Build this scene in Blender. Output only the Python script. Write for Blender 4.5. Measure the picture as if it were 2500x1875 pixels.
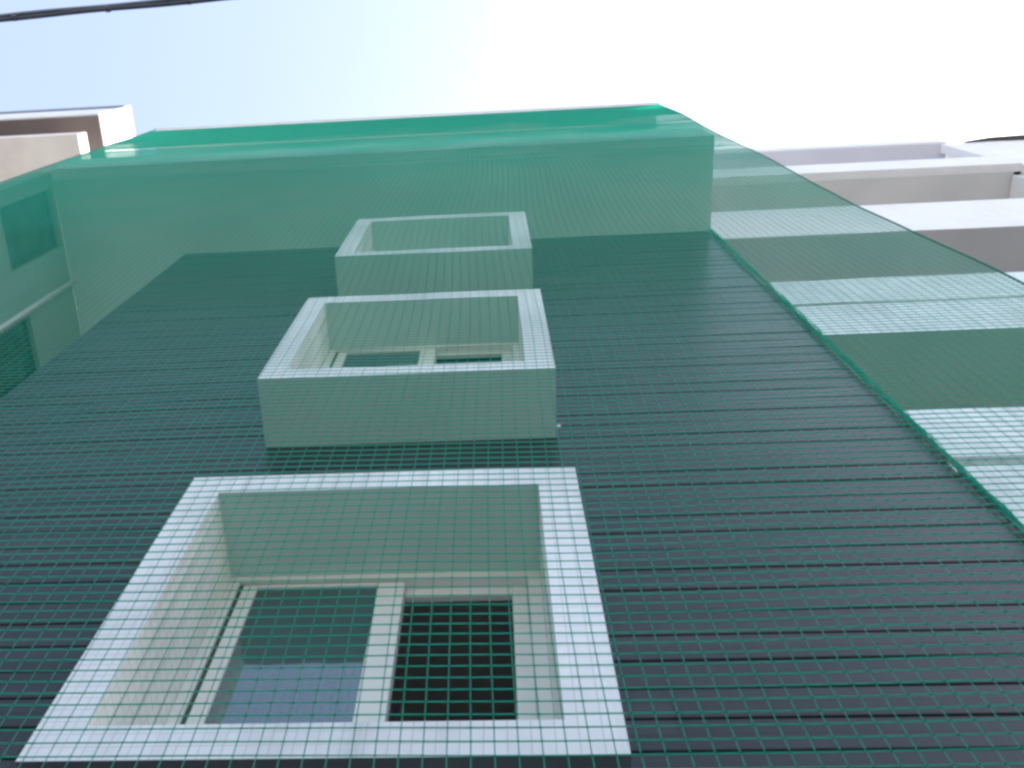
import bpy, bmesh, math, random
from mathutils import Vector, Matrix, noise
random.seed(7)
for o in list(bpy.data.objects): bpy.data.objects.remove(o)
S = bpy.context.scene
COL = S.collection
H = 1.6                                   # eye height; every z below is written relative to the eye, then lifted by H

# ------------------------------------------------------------------ camera
cam = bpy.data.cameras.new('camera'); co = bpy.data.objects.new('camera', cam); COL.objects.link(co)
right = Vector((0.9973384, 0.0552624, 0.0475627)); down = Vector((-0.0351747, 0.9360754, -0.3500366)); fwd = Vector((-0.0638662, 0.3474319, 0.9355278))
m3 = Matrix((right, -down, -fwd)).transposed()
co.matrix_world = Matrix.Translation((0, 0, H)) @ m3.to_4x4()
cam.sensor_fit = 'HORIZONTAL'; cam.sensor_width = 36
cam.lens = 2400.115 / 2500 * 36
cam.shift_x = (1250 - 1066.116) / 2500
cam.clip_start = 0.05; cam.clip_end = 3000
S.camera = co

# ------------------------------------------------------------------ sky, sun, exposure
SUN_EL = math.radians(48); SUN_AZ = math.radians(70)      # azimuth from +Y towards +X
w = bpy.data.worlds.new('World'); S.world = w; w.use_nodes = True
nt = w.node_tree; nt.nodes.clear()
sky = nt.nodes.new('ShaderNodeTexSky'); sky.sky_type = 'NISHITA'; sky.sun_disc = False
sky.sun_elevation = SUN_EL; sky.sun_rotation = SUN_AZ
sky.air_density = 1.0; sky.dust_density = 4.5; sky.ozone_density = 1.0
bg = nt.nodes.new('ShaderNodeBackground'); bg.inputs['Strength'].default_value = 0.125
out = nt.nodes.new('ShaderNodeOutputWorld')
# thin high cloud: a pale veil over the whole sky, slightly uneven
tcw = nt.nodes.new('ShaderNodeTexCoord'); nzw = nt.nodes.new('ShaderNodeTexNoise'); nzw.inputs['Scale'].default_value = 1.6; nzw.inputs['Detail'].default_value = 3
nt.links.new(tcw.outputs['Generated'], nzw.inputs['Vector'])
mrw = nt.nodes.new('ShaderNodeMapRange'); mrw.inputs['To Min'].default_value = .26; mrw.inputs['To Max'].default_value = .44
nt.links.new(nzw.outputs['Fac'], mrw.inputs[0])
mxw = nt.nodes.new('ShaderNodeMixRGB'); mxw.inputs[2].default_value = (2.6, 3.1, 4.2, 1)
nt.links.new(mrw.outputs[0], mxw.inputs[0]); nt.links.new(sky.outputs[0], mxw.inputs[1])
nt.links.new(mxw.outputs[0], bg.inputs[0]); nt.links.new(bg.outputs[0], out.inputs[0])
sl = bpy.data.lights.new('sun', 'SUN'); so = bpy.data.objects.new('sun', sl); COL.objects.link(so)
sl.energy = 3.0; sl.angle = math.radians(0.6); sl.color = (1.0, 0.95, 0.87)
sd = Vector((math.sin(SUN_AZ) * math.cos(SUN_EL), math.cos(SUN_AZ) * math.cos(SUN_EL), math.sin(SUN_EL)))
so.rotation_euler = sd.to_track_quat('Z', 'Y').to_euler(); so.location = (30, 20, 40)
S.view_settings.view_transform = 'Standard'; S.view_settings.look = 'None'
S.view_settings.gamma = 1; S.view_settings.use_curve_mapping = False
S.view_settings.exposure = 1.7
S.render.engine = 'CYCLES'
S.cycles.max_bounces = 8; S.cycles.diffuse_bounces = 5; S.cycles.transparent_max_bounces = 16
S.cycles.use_denoising = True
S.render.filter_size = 2.1; S.cycles.pixel_filter_type = 'BLACKMAN_HARRIS'; S.cycles.filter_width = 3.0

# ------------------------------------------------------------------ materials
def mat(name, col, rough=.6, var=.0, scale=3.0, bump=0.0, bscale=40.0, streak=0.0, metal=0.0, spec=.5, trans=0.0, stretch=(1, 1, 1)):
    m = bpy.data.materials.new(name); m.use_nodes = True; n = m.node_tree; L = n.links
    p = n.nodes['Principled BSDF']
    p.inputs['Base Color'].default_value = (*col, 1); p.inputs['Roughness'].default_value = rough
    p.inputs['Metallic'].default_value = metal; p.inputs['Specular IOR Level'].default_value = spec
    tc = n.nodes.new('ShaderNodeTexCoord')
    if var > 0 or streak > 0:
        mp = n.nodes.new('ShaderNodeMapping'); mp.inputs['Scale'].default_value = stretch
        L.new(tc.outputs['Object'], mp.inputs[0])
        nz = n.nodes.new('ShaderNodeTexNoise'); nz.inputs['Scale'].default_value = scale; nz.inputs['Detail'].default_value = 6
        L.new(mp.outputs[0], nz.inputs['Vector'])
        rp = n.nodes.new('ShaderNodeValToRGB')
        rp.color_ramp.elements[0].position = .3; rp.color_ramp.elements[1].position = .7
        rp.color_ramp.elements[0].color = (*[c * (1 - var) for c in col], 1)
        rp.color_ramp.elements[1].color = (*[min(1, c * (1 + var * .6)) for c in col], 1)
        L.new(nz.outputs['Fac'], rp.inputs[0])
        last = rp.outputs[0]
        if streak > 0:
            mp2 = n.nodes.new('ShaderNodeMapping'); mp2.inputs['Scale'].default_value = (14, 14, .9)
            L.new(tc.outputs['Object'], mp2.inputs[0])
            n2 = n.nodes.new('ShaderNodeTexNoise'); n2.inputs['Scale'].default_value = 1.0; n2.inputs['Detail'].default_value = 4
            L.new(mp2.outputs[0], n2.inputs['Vector'])
            r2 = n.nodes.new('ShaderNodeValToRGB'); r2.color_ramp.elements[0].position = .52; r2.color_ramp.elements[1].position = .78
            L.new(n2.outputs['Fac'], r2.inputs[0])
            mx = n.nodes.new('ShaderNodeMixRGB'); mx.blend_type = 'MULTIPLY'
            ml = n.nodes.new('ShaderNodeMath'); ml.operation = 'MULTIPLY'; ml.inputs[1].default_value = streak
            L.new(r2.outputs[0], ml.inputs[0]); L.new(ml.outputs[0], mx.inputs[0])
            L.new(last, mx.inputs[1]); mx.inputs[2].default_value = (.55, .53, .47, 1)
            last = mx.outputs[0]
        L.new(last, p.inputs['Base Color'])
    if bump > 0:
        nb = n.nodes.new('ShaderNodeTexNoise'); nb.inputs['Scale'].default_value = bscale; nb.inputs['Detail'].default_value = 5
        L.new(tc.outputs['Object'], nb.inputs['Vector'])
        bp = n.nodes.new('ShaderNodeBump'); bp.inputs['Strength'].default_value = bump; bp.inputs['Distance'].default_value = .02
        L.new(nb.outputs['Fac'], bp.inputs['Height']); L.new(bp.outputs[0], p.inputs['Normal'])
    return m

def tile_mat(name, c1, c2, grout, tw, th, rough, bump=.35, mortar=.004, spec=.5, offset=0.0, axis='XZ'):
    m = bpy.data.materials.new(name); m.use_nodes = True; n = m.node_tree; L = n.links
    p = n.nodes['Principled BSDF']; p.inputs['Roughness'].default_value = rough; p.inputs['Specular IOR Level'].default_value = spec
    tc = n.nodes.new('ShaderNodeTexCoord'); sp = n.nodes.new('ShaderNodeSeparateXYZ'); cb = n.nodes.new('ShaderNodeCombineXYZ')
    L.new(tc.outputs['Object'], sp.inputs[0])
    ad = n.nodes.new('ShaderNodeMath'); ad.operation = 'ADD'
    L.new(sp.outputs['X'], ad.inputs[0]); L.new(sp.outputs['Y'], ad.inputs[1])
    L.new(ad.outputs[0], cb.inputs[0]); L.new(sp.outputs['Z'], cb.inputs[1])
    br = n.nodes.new('ShaderNodeTexBrick'); br.offset = offset; br.squash = 1.0
    L.new(cb.outputs[0], br.inputs['Vector'])
    br.inputs['Scale'].default_value = 1.0; br.inputs['Brick Width'].default_value = tw; br.inputs['Row Height'].default_value = th
    br.inputs['Mortar Size'].default_value = mortar; br.inputs['Mortar Smooth'].default_value = .2; br.inputs['Bias'].default_value = 0
    br.inputs['Color1'].default_value = (*c1, 1); br.inputs['Color2'].default_value = (*c2, 1); br.inputs['Mortar'].default_value = (*grout, 1)
    nz = n.nodes.new('ShaderNodeTexNoise'); nz.inputs['Scale'].default_value = 1.3; nz.inputs['Detail'].default_value = 5
    L.new(tc.outputs['Object'], nz.inputs['Vector'])
    mr = n.nodes.new('ShaderNodeMapRange'); mr.inputs['From Min'].default_value = .3; mr.inputs['From Max'].default_value = .7
    mr.inputs['To Min'].default_value = .82; mr.inputs['To Max'].default_value = 1.12
    L.new(nz.outputs['Fac'], mr.inputs[0])
    mx = n.nodes.new('ShaderNodeMixRGB'); mx.blend_type = 'MULTIPLY'; mx.inputs[0].default_value = 1
    L.new(br.outputs['Color'], mx.inputs[1]); L.new(mr.outputs[0], mx.inputs[2])
    mps = n.nodes.new('ShaderNodeMapping'); mps.inputs['Scale'].default_value = (11, 11, .7)      # rain streaks
    L.new(tc.outputs['Object'], mps.inputs[0])
    ns = n.nodes.new('ShaderNodeTexNoise'); ns.inputs['Scale'].default_value = 1.0; ns.inputs['Detail'].default_value = 5; L.new(mps.outputs[0], ns.inputs['Vector'])
    ms = n.nodes.new('ShaderNodeMapRange'); ms.inputs['From Min'].default_value = .5; ms.inputs['From Max'].default_value = .75; ms.inputs['To Min'].default_value = 1.0; ms.inputs['To Max'].default_value = .80
    L.new(ns.outputs['Fac'], ms.inputs[0])
    mx3 = n.nodes.new('ShaderNodeMixRGB'); mx3.blend_type = 'MULTIPLY'; mx3.inputs[0].default_value = 1
    L.new(mx.outputs[0], mx3.inputs[1]); L.new(ms.outputs[0], mx3.inputs[2]); L.new(mx3.outputs[0], p.inputs['Base Color'])
    bp = n.nodes.new('ShaderNodeBump'); bp.invert = True; bp.inputs['Strength'].default_value = bump; bp.inputs['Distance'].default_value = .004
    L.new(br.outputs['Fac'], bp.inputs['Height']); L.new(bp.outputs[0], p.inputs['Normal'])
    rr = n.nodes.new('ShaderNodeMapRange'); rr.inputs['To Min'].default_value = rough * .8; rr.inputs['To Max'].default_value = rough * 1.3
    L.new(nz.outputs['Fac'], rr.inputs[0]); L.new(rr.outputs[0], p.inputs['Roughness'])
    return m

M = {}
M['dark_tile'] = tile_mat('dark_tile', (.022, .029, .032), (.036, .044, .048), (.008, .010, .011), .692, .1732, .34, mortar=.003, spec=.38, offset=.5)
M['joint'] = mat('joint', (.010, .012, .014), .8)
M['white_tile'] = tile_mat('white_tile', (.84, .85, .86), (.88, .89, .90), (.66, .66, .66), .0707, .0580, .45, bump=.25, mortar=.0022)
M['cream_tile'] = tile_mat('cream_tile', (.86, .87, .80), (.90, .90, .84), (.64, .63, .58), .0707, .0580, .5, bump=.25, mortar=.0022)
M['white'] = mat('white_paint', (.78, .78, .78), .6, .05, 2.5, .10, 60, streak=.18)
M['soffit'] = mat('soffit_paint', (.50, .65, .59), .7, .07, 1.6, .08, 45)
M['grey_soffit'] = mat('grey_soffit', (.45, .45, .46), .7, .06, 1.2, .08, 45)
M['dark_underside'] = mat('dark_underside', (.13, .16, .18), .7, .1)  # underside of the lowest surround only, coloured darker than the other two
M['wing'] = mat('wing_shade_paint', (.26, .36, .31), .7, .12, 1.5, .1, 40, streak=.3)  # shade on the wing wall is put into this darkened base colour
M['beige'] = mat('beige_paint', (.78, .72, .67), .7, .10, 2.2, .12, 30)
M['brown'] = mat('brown_paint', (.17, .14, .135), .6, .12, 2.0, .1, 30)
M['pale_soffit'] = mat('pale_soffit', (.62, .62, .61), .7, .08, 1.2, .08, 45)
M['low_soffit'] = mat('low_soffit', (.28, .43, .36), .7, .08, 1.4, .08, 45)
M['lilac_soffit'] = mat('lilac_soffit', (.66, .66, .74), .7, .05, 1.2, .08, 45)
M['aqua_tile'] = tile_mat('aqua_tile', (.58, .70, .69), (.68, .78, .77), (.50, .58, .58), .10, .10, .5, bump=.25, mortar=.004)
M['frame'] = mat('window_frame', (.72, .73, .68), .4, .03)
M['gasket'] = mat('gasket', (.04, .09, .06), .6)
M['dark_metal'] = mat('dark_metal', (.05, .05, .055), .45, .1, 8, metal=.3)
M['cable'] = mat('cable_rubber', (.09, .10, .14), .55, .2, 6)
M['cable_light'] = mat('cable_sheath', (.20, .22, .28), .5, .2, 6)
M['room'] = mat('room_wall', (.62, .56, .54), .8, .1)
M['asphalt'] = mat('asphalt', (.06, .06, .062), .9, .25, 6, .3, 120)
M['concrete'] = mat('concrete', (.40, .39, .37), .85, .15, 3, .2, 60)
M['pvc'] = mat('pvc', (.74, .76, .74), .35, .05)

def glass_mat(name, tint, rough, bump, bscale):
    m = bpy.data.materials.new(name); m.use_nodes = True; n = m.node_tree; L = n.links
    p = n.nodes['Principled BSDF']; p.inputs['Base Color'].default_value = (*tint, 1)
    p.inputs['Roughness'].default_value = rough; p.inputs['IOR'].default_value = 1.52
    p.inputs['Specular IOR Level'].default_value = .9
    if bump:
        tc = n.nodes.new('ShaderNodeTexCoord'); nb = n.nodes.new('ShaderNodeTexNoise'); nb.inputs['Scale'].default_value = bscale; nb.inputs['Detail'].default_value = 3
        L.new(tc.outputs['Object'], nb.inputs['Vector'])
        bp = n.nodes.new('ShaderNodeBump'); bp.inputs['Strength'].default_value = bump; bp.inputs['Distance'].default_value = .05
        L.new(nb.outputs['Fac'], bp.inputs['Height']); L.new(bp.outputs[0], p.inputs['Normal'])
    return m
M['glass'] = glass_mat('window_glass', (.008, .050, .060), .05, .05, 2)
M['glass'].node_tree.nodes['Principled BSDF'].inputs['IOR'].default_value = 2.1
M['mottled'] = mat('mottled_glass', (.035, .10, .075), .5, 1.0, 4.2, .8, 6)
M['wavy_glass'] = glass_mat('wavy_glass', (.01, .07, .055), .15, 1.0, 7)

# net twine: green plastic, lets some light through
def net_mat(name, col, tr):
    m = bpy.data.materials.new(name); m.use_nodes = True; n = m.node_tree; L = n.links
    n.nodes.remove(n.nodes['Principled BSDF']); o = n.nodes['Material Output']
    d = n.nodes.new('ShaderNodeBsdfDiffuse'); t = n.nodes.new('ShaderNodeBsdfTranslucent'); g = n.nodes.new('ShaderNodeBsdfGlossy')
    d.inputs[0].default_value = (*col, 1); t.inputs[0].default_value = (*tr, 1); g.inputs['Roughness'].default_value = .45; g.inputs[0].default_value = (.8, .9, .85, 1)
    a = n.nodes.new('ShaderNodeMixShader'); a.inputs[0].default_value = .64
    b = n.nodes.new('ShaderNodeMixShader'); b.inputs[0].default_value = .04
    L.new(d.outputs[0], a.inputs[1]); L.new(t.outputs[0], a.inputs[2]); L.new(a.outputs[0], b.inputs[1]); L.new(g.outputs[0], b.inputs[2])
    L.new(b.outputs[0], o.inputs[0]); return m
M['net'] = net_mat('net_twine', (.004, .070, .050), (.09, .95, .77))
M['net_knot'] = net_mat('net_knot', (.004, .05, .035), (.05, .40, .30))
M['net_hem'] = net_mat('net_hem', (.05, .28, .20), (.05, .38, .26))

# ------------------------------------------------------------------ builders
def tag(o, label=None, cat=None, group=None, kind=None):
    if label: o['label'] = label
    if cat: o['category'] = cat
    if group: o['group'] = group
    if kind: o['kind'] = kind
    return o
def empty(name, loc=(0, 0, 0)):
    o = bpy.data.objects.new(name, None); COL.objects.link(o); o.location = loc; o.empty_display_size = .2; return o
def obj(name, bm, m, parent=None, smooth=False):
    bmesh.ops.recalc_face_normals(bm, faces=bm.faces)
    me = bpy.data.meshes.new(name); bm.to_mesh(me); bm.free()
    if smooth:
        for p in me.polygons: p.use_smooth = True
    for mm in (m if isinstance(m, (list, tuple)) else [m]): me.materials.append(mm)
    o = bpy.data.objects.new(name, me); COL.objects.link(o)
    if parent:
        o.parent = parent; base = parent; off = Vector(parent.location)
        while base.parent: base = base.parent; off += Vector(base.location)
        me.transform(Matrix.Translation(-off))
    return o
def bx(bm, x0, x1, y0, y1, z0, z1, mi=0):
    v = [bm.verts.new((x, y, z + H)) for z in (z0, z1) for y in (y0, y1) for x in (x0, x1)]
    for f in ((0, 1, 3, 2), (4, 6, 7, 5), (0, 4, 5, 1), (2, 3, 7, 6), (0, 2, 6, 4), (1, 5, 7, 3)):
        fc = bm.faces.new([v[i] for i in f]); fc.material_index = mi
def box(name, b, m, parent=None, bev=0.0):
    bm = bmesh.new(); bx(bm, *b)
    if bev: bmesh.ops.bevel(bm, geom=bm.edges[:], offset=bev, segments=2, affect='EDGES')
    return obj(name, bm, m, parent)
def tube(bm, pts, r, n=8, cap=True):
    rings = []
    for i, p in enumerate(pts):
        p = Vector(p)
        a = Vector(pts[max(i - 1, 0)]); b = Vector(pts[min(i + 1, len(pts) - 1)])
        t = (b - a).normalized(); u = t.cross(Vector((0, 0, 1)) if abs(t.z) < .9 else Vector((0, 1, 0))).normalized(); v = t.cross(u)
        rr = r[i] if isinstance(r, list) else r
        rings.append([bm.verts.new(p + (u * math.cos(k / n * 6.28318) + v * math.sin(k / n * 6.28318)) * rr + Vector((0, 0, H))) for k in range(n)])
    for a, b in zip(rings, rings[1:]):
        for k in range(n): bm.faces.new((a[k], a[(k + 1) % n], b[(k + 1) % n], b[k]))
    if cap: bm.faces.new(rings[0][::-1]); bm.faces.new(rings[-1])

# ------------------------------------------------------------------ ground
bm = bmesh.new(); bx(bm, -400, 400, -400, 400, -H - 1.0, -H - .12); tag(obj('ground', bm, M['concrete']), kind='structure')
bm = bmesh.new(); bx(bm, -300, 300, -9.5, -1.2, -H - .12, -H - .10); tag(obj('road', bm, M['asphalt']), kind='structure')
bm = bmesh.new(); bx(bm, -300, 300, -1.2, 2.45, -H - .12, -H); bmesh.ops.bevel(bm, geom=[e for e in bm.edges if all(abs(v.co.y + 1.2) < 1e-3 for v in e.verts) and all(v.co.z > -.01 for v in e.verts)], offset=.02, segments=2, affect='EDGES')
tag(obj('pavement', bm, M['concrete']), kind='structure')

# ------------------------------------------------------------------ the tiled house
X0, X1, YW = -3.685, 2.455, 2.455
SX0, SX1, SY = -1.478, .338, 2.0               # window surrounds
SZ = [(2.285, 4.21), (5.582, 7.425), (8.85, 10.65)]
house = empty('tiled_house', (-.6, 4, 0))
tag(house, 'dark grey tiled house front with three boxed white windows, behind the green net', 'house')

# dark facade: courses of long tiles with recessed joints, wall split round the three window holes
CH = .1732; Z_BOT = 2.818 - CH * 25
bm = bmesh.new()
HX0, HX1 = -1.318, .160
holes = [(a + .155, b - .17) for a, b in SZ]
def piece(x0, x1, z0, z1):
    k0 = int(math.floor((z0 - Z_BOT) / CH)) ; z = Z_BOT + k0 * CH
    while z < z1:
        ja = noise.noise(Vector((z * 7.7, 4.0, 0))) * .003; a = max(z + .0065 + ja, z0); b = min(z + CH - .006, z1)
        if b - a > .004:
            dy = noise.noise(Vector((z * 3.1, x0, 0))) * .003
            e = .004
            # profile with chamfered lips
            pr = [(YW + .012, a), (YW + dy + .003, a + .0005), (YW + dy, min(a + e, b)), (YW + dy, max(b - e, a)), (YW + dy + .003, b - .0005), (YW + .012, b)]
            L_ = [bm.verts.new((x0, y, zz + H)) for y, zz in pr]; R_ = [bm.verts.new((x1, y, zz + H)) for y, zz in pr]
            for i in range(5): bm.faces.new((L_[i], R_[i], R_[i + 1], L_[i + 1]))
            bm.faces.new(L_); bm.faces.new(R_[::-1])
        z += CH
zs = [-H] + [v for h in holes for v in h] + [11.35]
piece(X0, HX0, -H, 11.35); piece(HX1, X1, -H, 11.35)
for i in range(0, len(zs), 2): piece(HX0, HX1, zs[i], zs[i + 1])
facade = obj('facade_wall', bm, M['dark_tile'], house); facade['label'] = 'dark grey tiled facade wall with fine horizontal joints'
# mortar backing with the same holes
bm = bmesh.new()
bx(bm, X0 + .002, HX0, YW + .008, YW + .14, -H, 11.345); bx(bm, HX1, X1 - .002, YW + .008, YW + .14, -H, 11.345)
for i in range(0, len(zs), 2): bx(bm, HX0 + .001, HX1 - .001, YW + .009, YW + .139, zs[i], min(zs[i + 1], 11.344))
obj('backing_wall', bm, M['joint'], house)
# body behind
bm = bmesh.new()
bx(bm, X0 + .001, X0 + .15, YW + .141, 9.0, -H, 11.34); bx(bm, X1 - .15, X1 - .001, YW + .141, 9.0, -H, 11.34)
bx(bm, -5.05, X0 - .001, 3.9, 4.05, -H, 11.34)
obj('side_wall', bm, M['white'], house)
# dark rooms behind the windows
for a, b in holes:
    bm = bmesh.new(); bx(bm, -1.9, .75, 5.4, 5.5, a - .6, b + .25); bx(bm, -2.0, -1.9, 2.6, 5.5, a - .6, b + .25); bx(bm, .75, .85, 2.6, 5.5, a - .6, b + .25)
    bx(bm, -2.0, .85, 2.6, 5.5, b + .25, b + .35); bx(bm, -2.0, .85, 2.6, 5.5, a - .7, a - .6)
    obj('room_interior', bm, M['room'], house)

def surround(idx, z0, z1):
    hz0, hz1 = z0 + .155, z1 - .17
    bm = bmesh.new()
    # ring of four members: outer shell with a rectangular opening, each member mitred at the front
    o = [(SX0, z0), (SX1, z0), (SX1, z1), (SX0, z1)]; i_ = [(HX0, hz0), (HX1, hz0), (HX1, hz1), (HX0, hz1)]
    def V(p, y): return bm.verts.new((p[0], y, p[1] + H))
    of = [V(p, SY) for p in o]; ob = [V(p, YW - .0015) for p in o]; inf = [V(p, SY) for p in i_]; inb = [V(p, YW + .02) for p in i_]
    for k in range(4):
        j = (k + 1) % 4
        f = bm.faces.new((of[k], of[j], inf[j], inf[k])); f.material_index = 0
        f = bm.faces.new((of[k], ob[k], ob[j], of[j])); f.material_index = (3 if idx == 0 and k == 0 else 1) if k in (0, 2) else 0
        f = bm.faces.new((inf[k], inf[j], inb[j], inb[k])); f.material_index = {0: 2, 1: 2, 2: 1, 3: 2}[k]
    bmesh.ops.bevel(bm, geom=[e for e in bm.edges if all(abs(v.co.y - SY) < 1e-4 for v in e.verts) and len({f.material_index for f in e.link_faces}) >= 1 and e.calc_face_angle(0) > .5], offset=.006, segments=2, affect='EDGES', material=0)
    s = obj('window_surround', bm, [M['white_tile'], M['soffit'], M['cream_tile'], M['dark_underside']], house)
    s['label'] = ['lowest white boxed window surround, whole sliding window in view', 'middle white boxed window surround', 'topmost and smallest looking white boxed window surround'][idx]
    W = empty('window', (0, 0, 0)); W.parent = house
    W.location = (.5 * (HX0 + HX1) - house.location.x, YW + .05 - house.location.y, hz0 + H - house.location.z)
    W['label'] = ['sliding window of the lowest surround', 'sliding window of the middle surround', 'sliding window of the top surround'][idx]
    def sub(nm, boxes, m, bev=0):
        bm = bmesh.new()
        for b in boxes: bx(bm, *b)
        if bev: bmesh.ops.bevel(bm, geom=bm.edges[:], offset=bev, segments=1, affect='EDGES')
        return obj(nm, bm, m, W)
    yo = 0.0 if idx == 0 else -.075
    YV = YW + yo
    ya, yb = YV - .005, YV + .09
    t = hz1 - (.045 if idx == 0 else .02); rail = .07 if idx == 0 else .04
    sub('frame', [(HX0 + .001, HX1 - .001, ya, yb, t, hz1 - .001), (HX0 + .001, HX0 + .055, ya, yb, hz0 + .05, t - .001), (HX1 - .06, HX1 - .001, ya, yb, hz0 + .05, t - .001), (HX0 + .001, HX1 - .001, ya, yb, hz0 + .001, hz0 + .049)], M['frame'], .003)
    # left sash (front track): stiles, rails, pane
    lx0, lx1 = HX0 + .075, -.475
    y0, y1 = YV + .008, YV + .042
    sub('sash', [(lx0, lx0 + .07, y0, y1, hz0 + .052, t - .012), (lx1 - .125, lx1, y0, y1, hz0 + .052, t - .012), (lx0 + .071, lx1 - .126, y0, y1, t - .03, t - .012), (lx0 + .071, lx1 - .126, y0, y1, hz0 + .052, hz0 + .10)], M['frame'], .003)
    p1 = sub('pane', [(lx0 + .0705, lx1 - .1255, y0 + .014, y0 + .020, hz0 + .101, t - .031)], M['glass'])
    sub('gasket', [(HX0 + .056, HX0 + .074, y0 + .004, y1, hz0 + .052, t - .012)], M['gasket'])
    # right sash (rear track), slid partly open with a dark room behind it
    rx0, rx1 = -.474, HX1 - .061
    y0, y1 = YV + .052, YV + .086
    sub('sash', [(rx0 - .02, rx0 - .003, y0, y1, hz0 + .052, t - .002), (rx1 - .075, rx1, y0, y1, hz0 + .052, t - .002), (rx0 - .002, rx1 - .076, y0, y1, t - rail, t - .002), (rx0 - .002, rx1 - .076, y0, y1, hz0 + .052, hz0 + .11)], M['frame'], .003)
for i, (a, b) in enumerate(SZ): surround(i, a, b)
# small white drip spout at the lower right corner of the middle surround
bm = bmesh.new(); tube(bm, [(.330, 2.40, 5.60), (.345, 2.385, 5.575), (.352, 2.36, 5.545)], .012, 8); obj('drip_spout', bm, M['pvc'], house)

# open top floor: projecting slab, parapet and roof slab
FZ = 11.35
bm = bmesh.new(); bx(bm, -5.118, 2.48, 1.40, 9.0, FZ, FZ + .18)
obj('balcony_slab', bm, M['soffit'], house)
bm = bmesh.new(); bx(bm, -5.12, 2.482, 1.385, 1.52, FZ - .004, FZ + .85); bx(bm, 2.35, 2.483, 1.521, 9.0, FZ + .002, FZ + .85)
obj('parapet', bm, M['white'], house)
box('roof_slab', (-5.09, 2.44, 1.345, 9.0, 15.05, 15.30), M['white'], house, .01)
box('back_wall', (-3.0, 2.3, 5.2, 5.35, FZ + .181, 15.049), M['white'], house)
for x in (-2.9, 2.12): box('column', (x, x + .2, 4.9, 5.1, FZ + .182, 15.048), M['white'], house)
bm = bmesh.new(); bx(bm, -5.094, 2.444, 1.335, 1.36, 15.19, 15.335); obj('roof_edge', bm, M['white'], house)

# ------------------------------------------------------------------ right: row of white balconies
NX0, NX1, NY = 2.50, 7.78, 2.46
nb = empty('balcony_house', (5, 5, 0))
tag(nb, 'white house with stacked balcony parapets and grey undersides, half of it behind the green net', 'house')
bands = [(.35, 2.35), (3.9, 5.86), (7.42, 9.03), (10.93, 12.45)]
groove = {1: (5.04, 5.16), 2: (8.20, 8.27)}
for i, (a, b) in enumerate(bands):
    bm = bmesh.new(); g = groove.get(i)
    if g:
        bx(bm, NX0, NX1, NY, NY + .14, a, g[0]); bx(bm, NX0, NX1, NY, NY + .14, g[1], b); bx(bm, NX0 + .001, NX1 - .001, NY + .05, NY + .139, g[0] + .0005, g[1] - .0005)
    else:
        bx(bm, NX0, NX1, NY, NY + .14, a, b)
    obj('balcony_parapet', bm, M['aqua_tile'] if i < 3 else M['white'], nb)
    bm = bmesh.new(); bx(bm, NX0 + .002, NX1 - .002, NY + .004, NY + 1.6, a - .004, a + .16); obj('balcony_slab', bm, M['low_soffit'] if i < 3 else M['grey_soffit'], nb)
box('back_wall', (NX0 + .003, NX1 - .004, 3.25, 3.4, -H, 15.07), M['grey_soffit'], nb)
box('end_wall', (NX1 - .12, NX1 - .004, NY + .165, 3.249, -H, 15.07), M['white'], nb)
box('side_wall', (NX1 - .2, NX1 - .003, 3.41, 10, -H, 15.07), M['white'], nb)
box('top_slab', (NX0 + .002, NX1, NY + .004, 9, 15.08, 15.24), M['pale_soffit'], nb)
bm = bmesh.new(); bx(bm, NX0, NX1 + .002, NY - .004, NY + .12, 15.077, 15.85); bx(bm, NX1 - .1, NX1 + .003, NY + .121, 9, 15.08, 15.85); obj('top_parapet', bm, M['white'], nb)
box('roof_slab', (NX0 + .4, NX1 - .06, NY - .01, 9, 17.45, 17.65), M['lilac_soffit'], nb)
bm = bmesh.new(); bx(bm, NX0 + .38, NX1 - .04, NY - .03, NY - .011, 17.50, 17.95); obj('fascia', bm, M['white'], nb)
for x in (4.2, 5.55, 7.08): box('roof_post', (x - .03, x + .03, NY + .02, NY + .08, 17.655, 18.25), M['pvc'], nb)
bm = bmesh.new(); bx(bm, NX1 - .16, NX1 - .02, NY + .0, NY + .14, 15.851, 17.449); obj('corner_post', bm, M['white'], nb)
# ------------------------------------------------------------------ farther right: white house with dark gutter
fh = empty('white_house', (12, 5, 0))
tag(fh, 'plain white house with a dark roof edge, at the far right beyond the balcony house', 'house')
box('front_wall', (7.785, 16, 2.475, 9, -H, 17.6), M['white'], fh)
box('roof', (7.85, 16.1, 2.7, 9.1, 17.601, 17.75), M['white'], fh)
bm = bmesh.new(); tube(bm, [(8.02, 2.455, 17.56), (8.5, 2.455, 17.64), (9.1, 2.455, 17.62), (12, 2.455, 17.62), (16, 2.455, 17.62)], [.01, .05, .07, .07, .07], 8); 
obj('gutter', bm, M['dark_metal'], fh)

# ------------------------------------------------------------------ left: beige and brown house
lh = empty('beige_house', (-8, 4, 0))
tag(lh, 'beige house with brown roof underside at upper left, partly behind the green net', 'house')
box('roof_block', (-14, -6.0, 1.075, 8, 15.36, 16.74), M['white'], lh, .01)
box('roof_underside', (-13.99, -6.004, 1.10, 7.9, 15.33, 15.355), M['brown'], lh)
bm = bmesh.new(); bx(bm, -14, -5.995, 1.055, 1.074, 16.45, 16.76); bx(bm, -6.0 + .001, -5.985, 1.0745, 8, 16.66, 16.76); obj('roof_flashing', bm, M['cable_light'], lh)
box('canopy', (-14, -6.0, 1.28, 8, 14.4, 14.75), M['beige'], lh, .01)
box('upper_wall', (-13.9, -6.6, 2.6, 8, 11.37, 15.329), M['beige'], lh)
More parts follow.
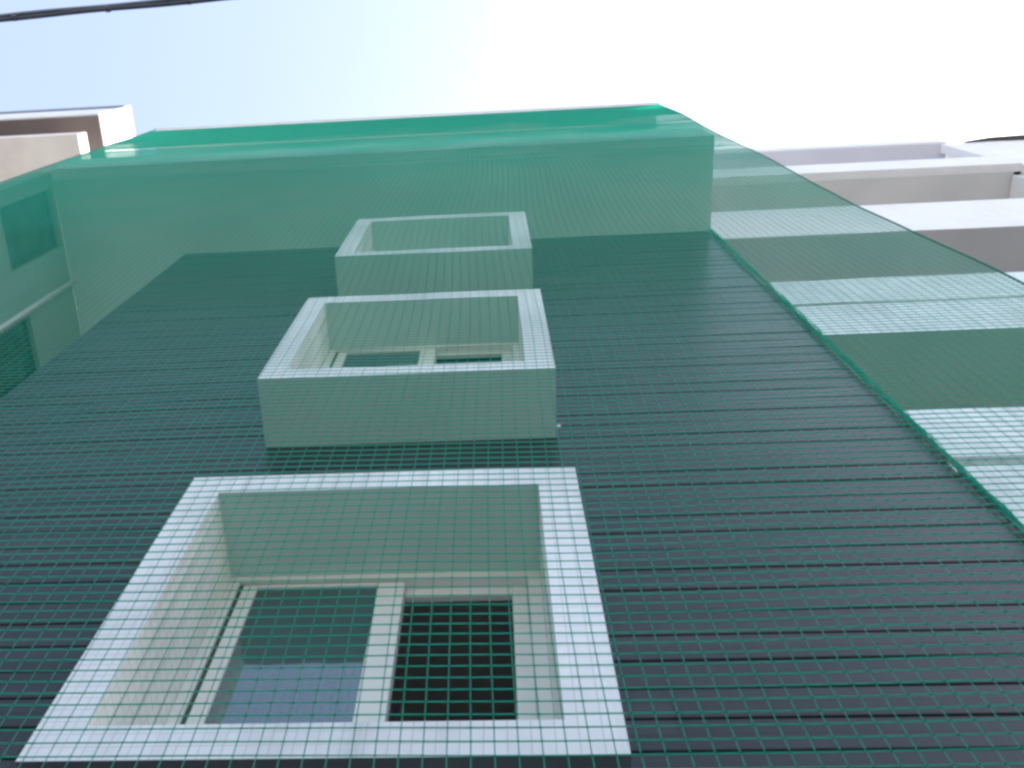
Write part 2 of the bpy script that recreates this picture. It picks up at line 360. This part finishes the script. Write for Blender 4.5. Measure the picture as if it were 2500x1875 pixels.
# wing wall with window openings, plane x = -5.12, openings (y0,y1,z0,z1)
WX0, WX1 = -5.32, -5.12
wins = [(1.59, 2.28, 9.97, 11.26), (2.80, 3.48, 8.6, 10.15), (1.60, 2.3, 6.7, 7.9)]
ys = sorted({1.42, 3.9, *[v for w_ in wins for v in w_[:2]]}); zz = sorted({-H, 11.345, *[v for w_ in wins for v in w_[2:]]})
bm = bmesh.new()
for a, b in zip(ys, ys[1:]):
    for c, d in zip(zz, zz[1:]):
        if any(w_[0] <= (a + b) / 2 <= w_[1] and w_[2] <= (c + d) / 2 <= w_[3] for w_ in wins): continue
        bx(bm, WX0, WX1, a, b, c, d)
bmesh.ops.remove_doubles(bm, verts=bm.verts, dist=1e-4)
# drop the internal faces between neighbouring cells
seen = {}
for f in bm.faces: seen.setdefault(tuple(sorted(v.index for v in f.verts)), []).append(f)
bm.verts.index_update(); seen = {}
for f in bm.faces: seen.setdefault(tuple(sorted(v.index for v in f.verts)), []).append(f)
bmesh.ops.delete(bm, geom=[f for fs in seen.values() if len(fs) > 1 for f in fs], context='FACES')
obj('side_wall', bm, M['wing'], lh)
for (a, b, c, d) in wins:
    bm = bmesh.new()
    for r in ((a, a + .03, c, d), (b - .03, b, c, d), (a + .031, b - .031, c, c + .03), (a + .031, b - .031, d - .03, d), ((a + b) / 2 - .012, (a + b) / 2 + .012, c + .031, d - .031)):
        bx(bm, WX1 - .12, WX1 - .05, r[0] + .001, r[1] - .001, r[2] + .001, r[3] - .001)
    f = obj('window', bm, M['gasket'], lh)
    p = box('pane', (WX1 - .10, WX1 - .09, a + .0315, b - .0315, c + .0315, d - .0315), M['mottled'], None)
    p.parent = f; p.data.transform(Matrix.Translation(-Vector(lh.location)))
bm = bmesh.new(); tube(bm, [(-5.085, 2.72, z) for z in (-1.6, 2, 5, 8, 9.5, 11.33)], .03, 10)
for z in (1.5, 4, 6.5, 9.0, 10.6): tube(bm, [(-5.085, 2.72, z), (-5.085, 2.72, z + .04)], .042, 10)
obj('drainpipe', bm, M['pale_soffit'], lh, True)
box('front_wall', (-14, -5.34, 1.7, 3.9, -H, 11.34), M['beige'], lh)

# ------------------------------------------------------------------ green safety net, hanging from the roof slab in front of the house
NXL, NXR, NZT, NZB = -5.13, 2.485, 15.20, -.9
net = empty('safety_net', (0, 1.33, 0))
tag(net, 'green square mesh safety net hanging over the whole tiled house front', 'net')
def sag(x, z):
    # net surface: depth and in-plane wobble
    k = noise.noise(Vector((x * .55, z * .35, 3.0))) * .016 + noise.noise(Vector((x * 1.7, z * 1.3, 9.0))) * .005
    top = max(0, min(1, (14.9 - z) / 1.5)); n_ = .0 if abs(z - FZ) > 1.2 else .6
    return 1.355 - .004 + (k - .012) * top * (1 - n_ * .7)
def wob(x, z, s): return noise.noise(Vector((x * .9 + s, z * .9, s * 3))) * .0025 + noise.noise(Vector((x * 3.0, z * 3.0, s))) * .0012
CX, CZ, R, RV = .0470, .0400, .0020, .0013
def strand(bm, pts, horizontal, r):
    prev = None
    for (x, y, z) in pts:
        if horizontal: c = [(x, y - r, z), (x, y, z + r), (x, y + r, z), (x, y, z - r)]
        else: c = [(x - r, y, z), (x, y + r, z), (x + r, y, z), (x, y - r, z)]
        ring = [bm.verts.new((a, b, cc + H)) for a, b, cc in c]
        if prev:
            for k in range(4): bm.faces.new((prev[k], prev[(k + 1) % 4], ring[(k + 1) % 4], ring[k]))
        prev = ring
def edge(z, s):  # gently bowed selvages
    t = (z - NZB) / (NZT - NZB)
    return s * (.035 * math.sin(t * 9.0) * (1 - t) + .02 * math.sin(t * 23))
bm = bmesh.new()
nz_ = int((NZT - NZB) / CZ); nx_ = int((NXR - NXL) / CX)
for i in range(nz_ + 1):
    z = NZB + i * CZ
    strand(bm, [(lambda x: (x, sag(x, z), z + wob(x, z, 1.3)))(NXL + edge(z, 1) + (NXR - NXL + edge(z, .8) - edge(z, 1)) * k / 44) for k in range(45)], True, R)
for i in range(nx_ + 1):
    t = i / nx_
    pts = []
    for k in range(91):
        z = NZB + (NZT - NZB) * k / 90
        x = NXL + edge(z, 1) + (NXR - NXL + edge(z, .8) - edge(z, 1)) * t
        pts.append((x + wob(x, z, 7.7), sag(x, z) , z))
    strand(bm, pts, False, RV)
mesh_o = obj('mesh', bm, M['net'], net)
kv, kf = [], []
for i in range(nz_ + 1):
    z = NZB + i * CZ; xl = NXL + edge(z, 1); wd = NXR - NXL + edge(z, .8) - edge(z, 1)
    for j in range(nx_ + 1):
        x = xl + wd * j / nx_; X_ = x + wob(x, z, 7.7); Y_ = sag(x, z) - 1.33; Z_ = z + wob(x, z, 1.3) + H
        b = len(kv); a_, c_ = .0033, .0027
        kv += [(X_ - a_, Y_, Z_), (X_ + a_, Y_, Z_), (X_, Y_ - c_, Z_), (X_, Y_ + c_, Z_), (X_, Y_, Z_ - c_), (X_, Y_, Z_ + c_)]
        kf += [(b + p, b + q, b + t_) for p, q, t_ in ((0, 2, 4), (2, 1, 4), (1, 3, 4), (3, 0, 4), (2, 0, 5), (1, 2, 5), (3, 1, 5), (0, 3, 5))]
km = bpy.data.meshes.new('knots'); km.from_pydata(kv, [], kf); km.materials.append(M['net_knot'])
ko = bpy.data.objects.new('knots', km); COL.objects.link(ko); ko.parent = net; ko['kind'] = 'stuff'
for nm, s in (('left', 0), ('right', 1)):
    bm = bmesh.new(); pts = []
    for k in range(91):
        z = NZB + (NZT - NZB) * k / 90
        x = (NXR + edge(z, .8)) if s else (NXL + edge(z, 1))
        pts.append((x + .004, sag(x, z), z))
    tube(bm, pts, .0055, 6); obj('hem_rope', bm, M['net_hem'], net)
bm = bmesh.new(); tube(bm, [(NXL + (NXR - NXL) * k / 40, 1.338, NZT) for k in range(41)], .006, 6); obj('top_rope', bm, M['net_hem'], net)
# gathered strip of net laced down the right corner of the facade
bm = bmesh.new()
for j in range(9):
    pts = []
    for k in range(170):
        z = -.8 + (FZ + .75) * k / 169
        wv = 2.0 + 1.0 * math.sin(z * 1.1 + j)
        x = 2.462 + (j - 4) * .0048 + .006 * math.sin(z * (3 + j * 1.1) + j * 1.9) + .008 * noise.noise(Vector((j, z * 3, 0)))
        y = 2.425 + .008 * math.cos(z * (4 + j * 1.3) + j)
        pts.append((x, y, z))
    tube(bm, pts, .0036, 5)
obj('gathered_edge', bm, M['net'], net)

# ------------------------------------------------------------------ overhead cables across the street
cb = empty('overhead_cable', (-2.2, -.16, 6 + H))
tag(cb, 'dark twisted overhead cable crossing the sky at the top left corner', 'cable')
def cpt(s, off=0.0, dz=0.0):
    a = Vector((-2.836, -.145, 6.0)); b = Vector((-1.471, -.186, 6.0)); d = b - a
    p = a + d * s; p.z += -.02 * math.sin(s * 3.1) + dz; p.y += off; return p
for nm, off, dz, r, m in (('thick', .006, 0, .0135, M['cable']), ('thin', -.014, .004, .0105, M['cable_light'])):
    bm = bmesh.new(); pts = [cpt(-4 + 9 * k / 240, off + .0022 * math.sin(k * .35 + off * 200), dz + .002 * math.cos(k * .35)) for k in range(241)]
    tube(bm, pts, r, 8); obj('cable_strand', bm, m, cb, True)
for s in (.065, .48, .83, -.4, 1.3):
    bm = bmesh.new(); p = cpt(s, .004); tube(bm, [p + Vector((-.022, 0, 0)), p + Vector((-.012, 0, 0)), p + Vector((.012, 0, 0)), p + Vector((.022, 0, 0))], [.010, .019, .019, .010], 10)
    obj('clamp', bm, M['cable'], cb, True)
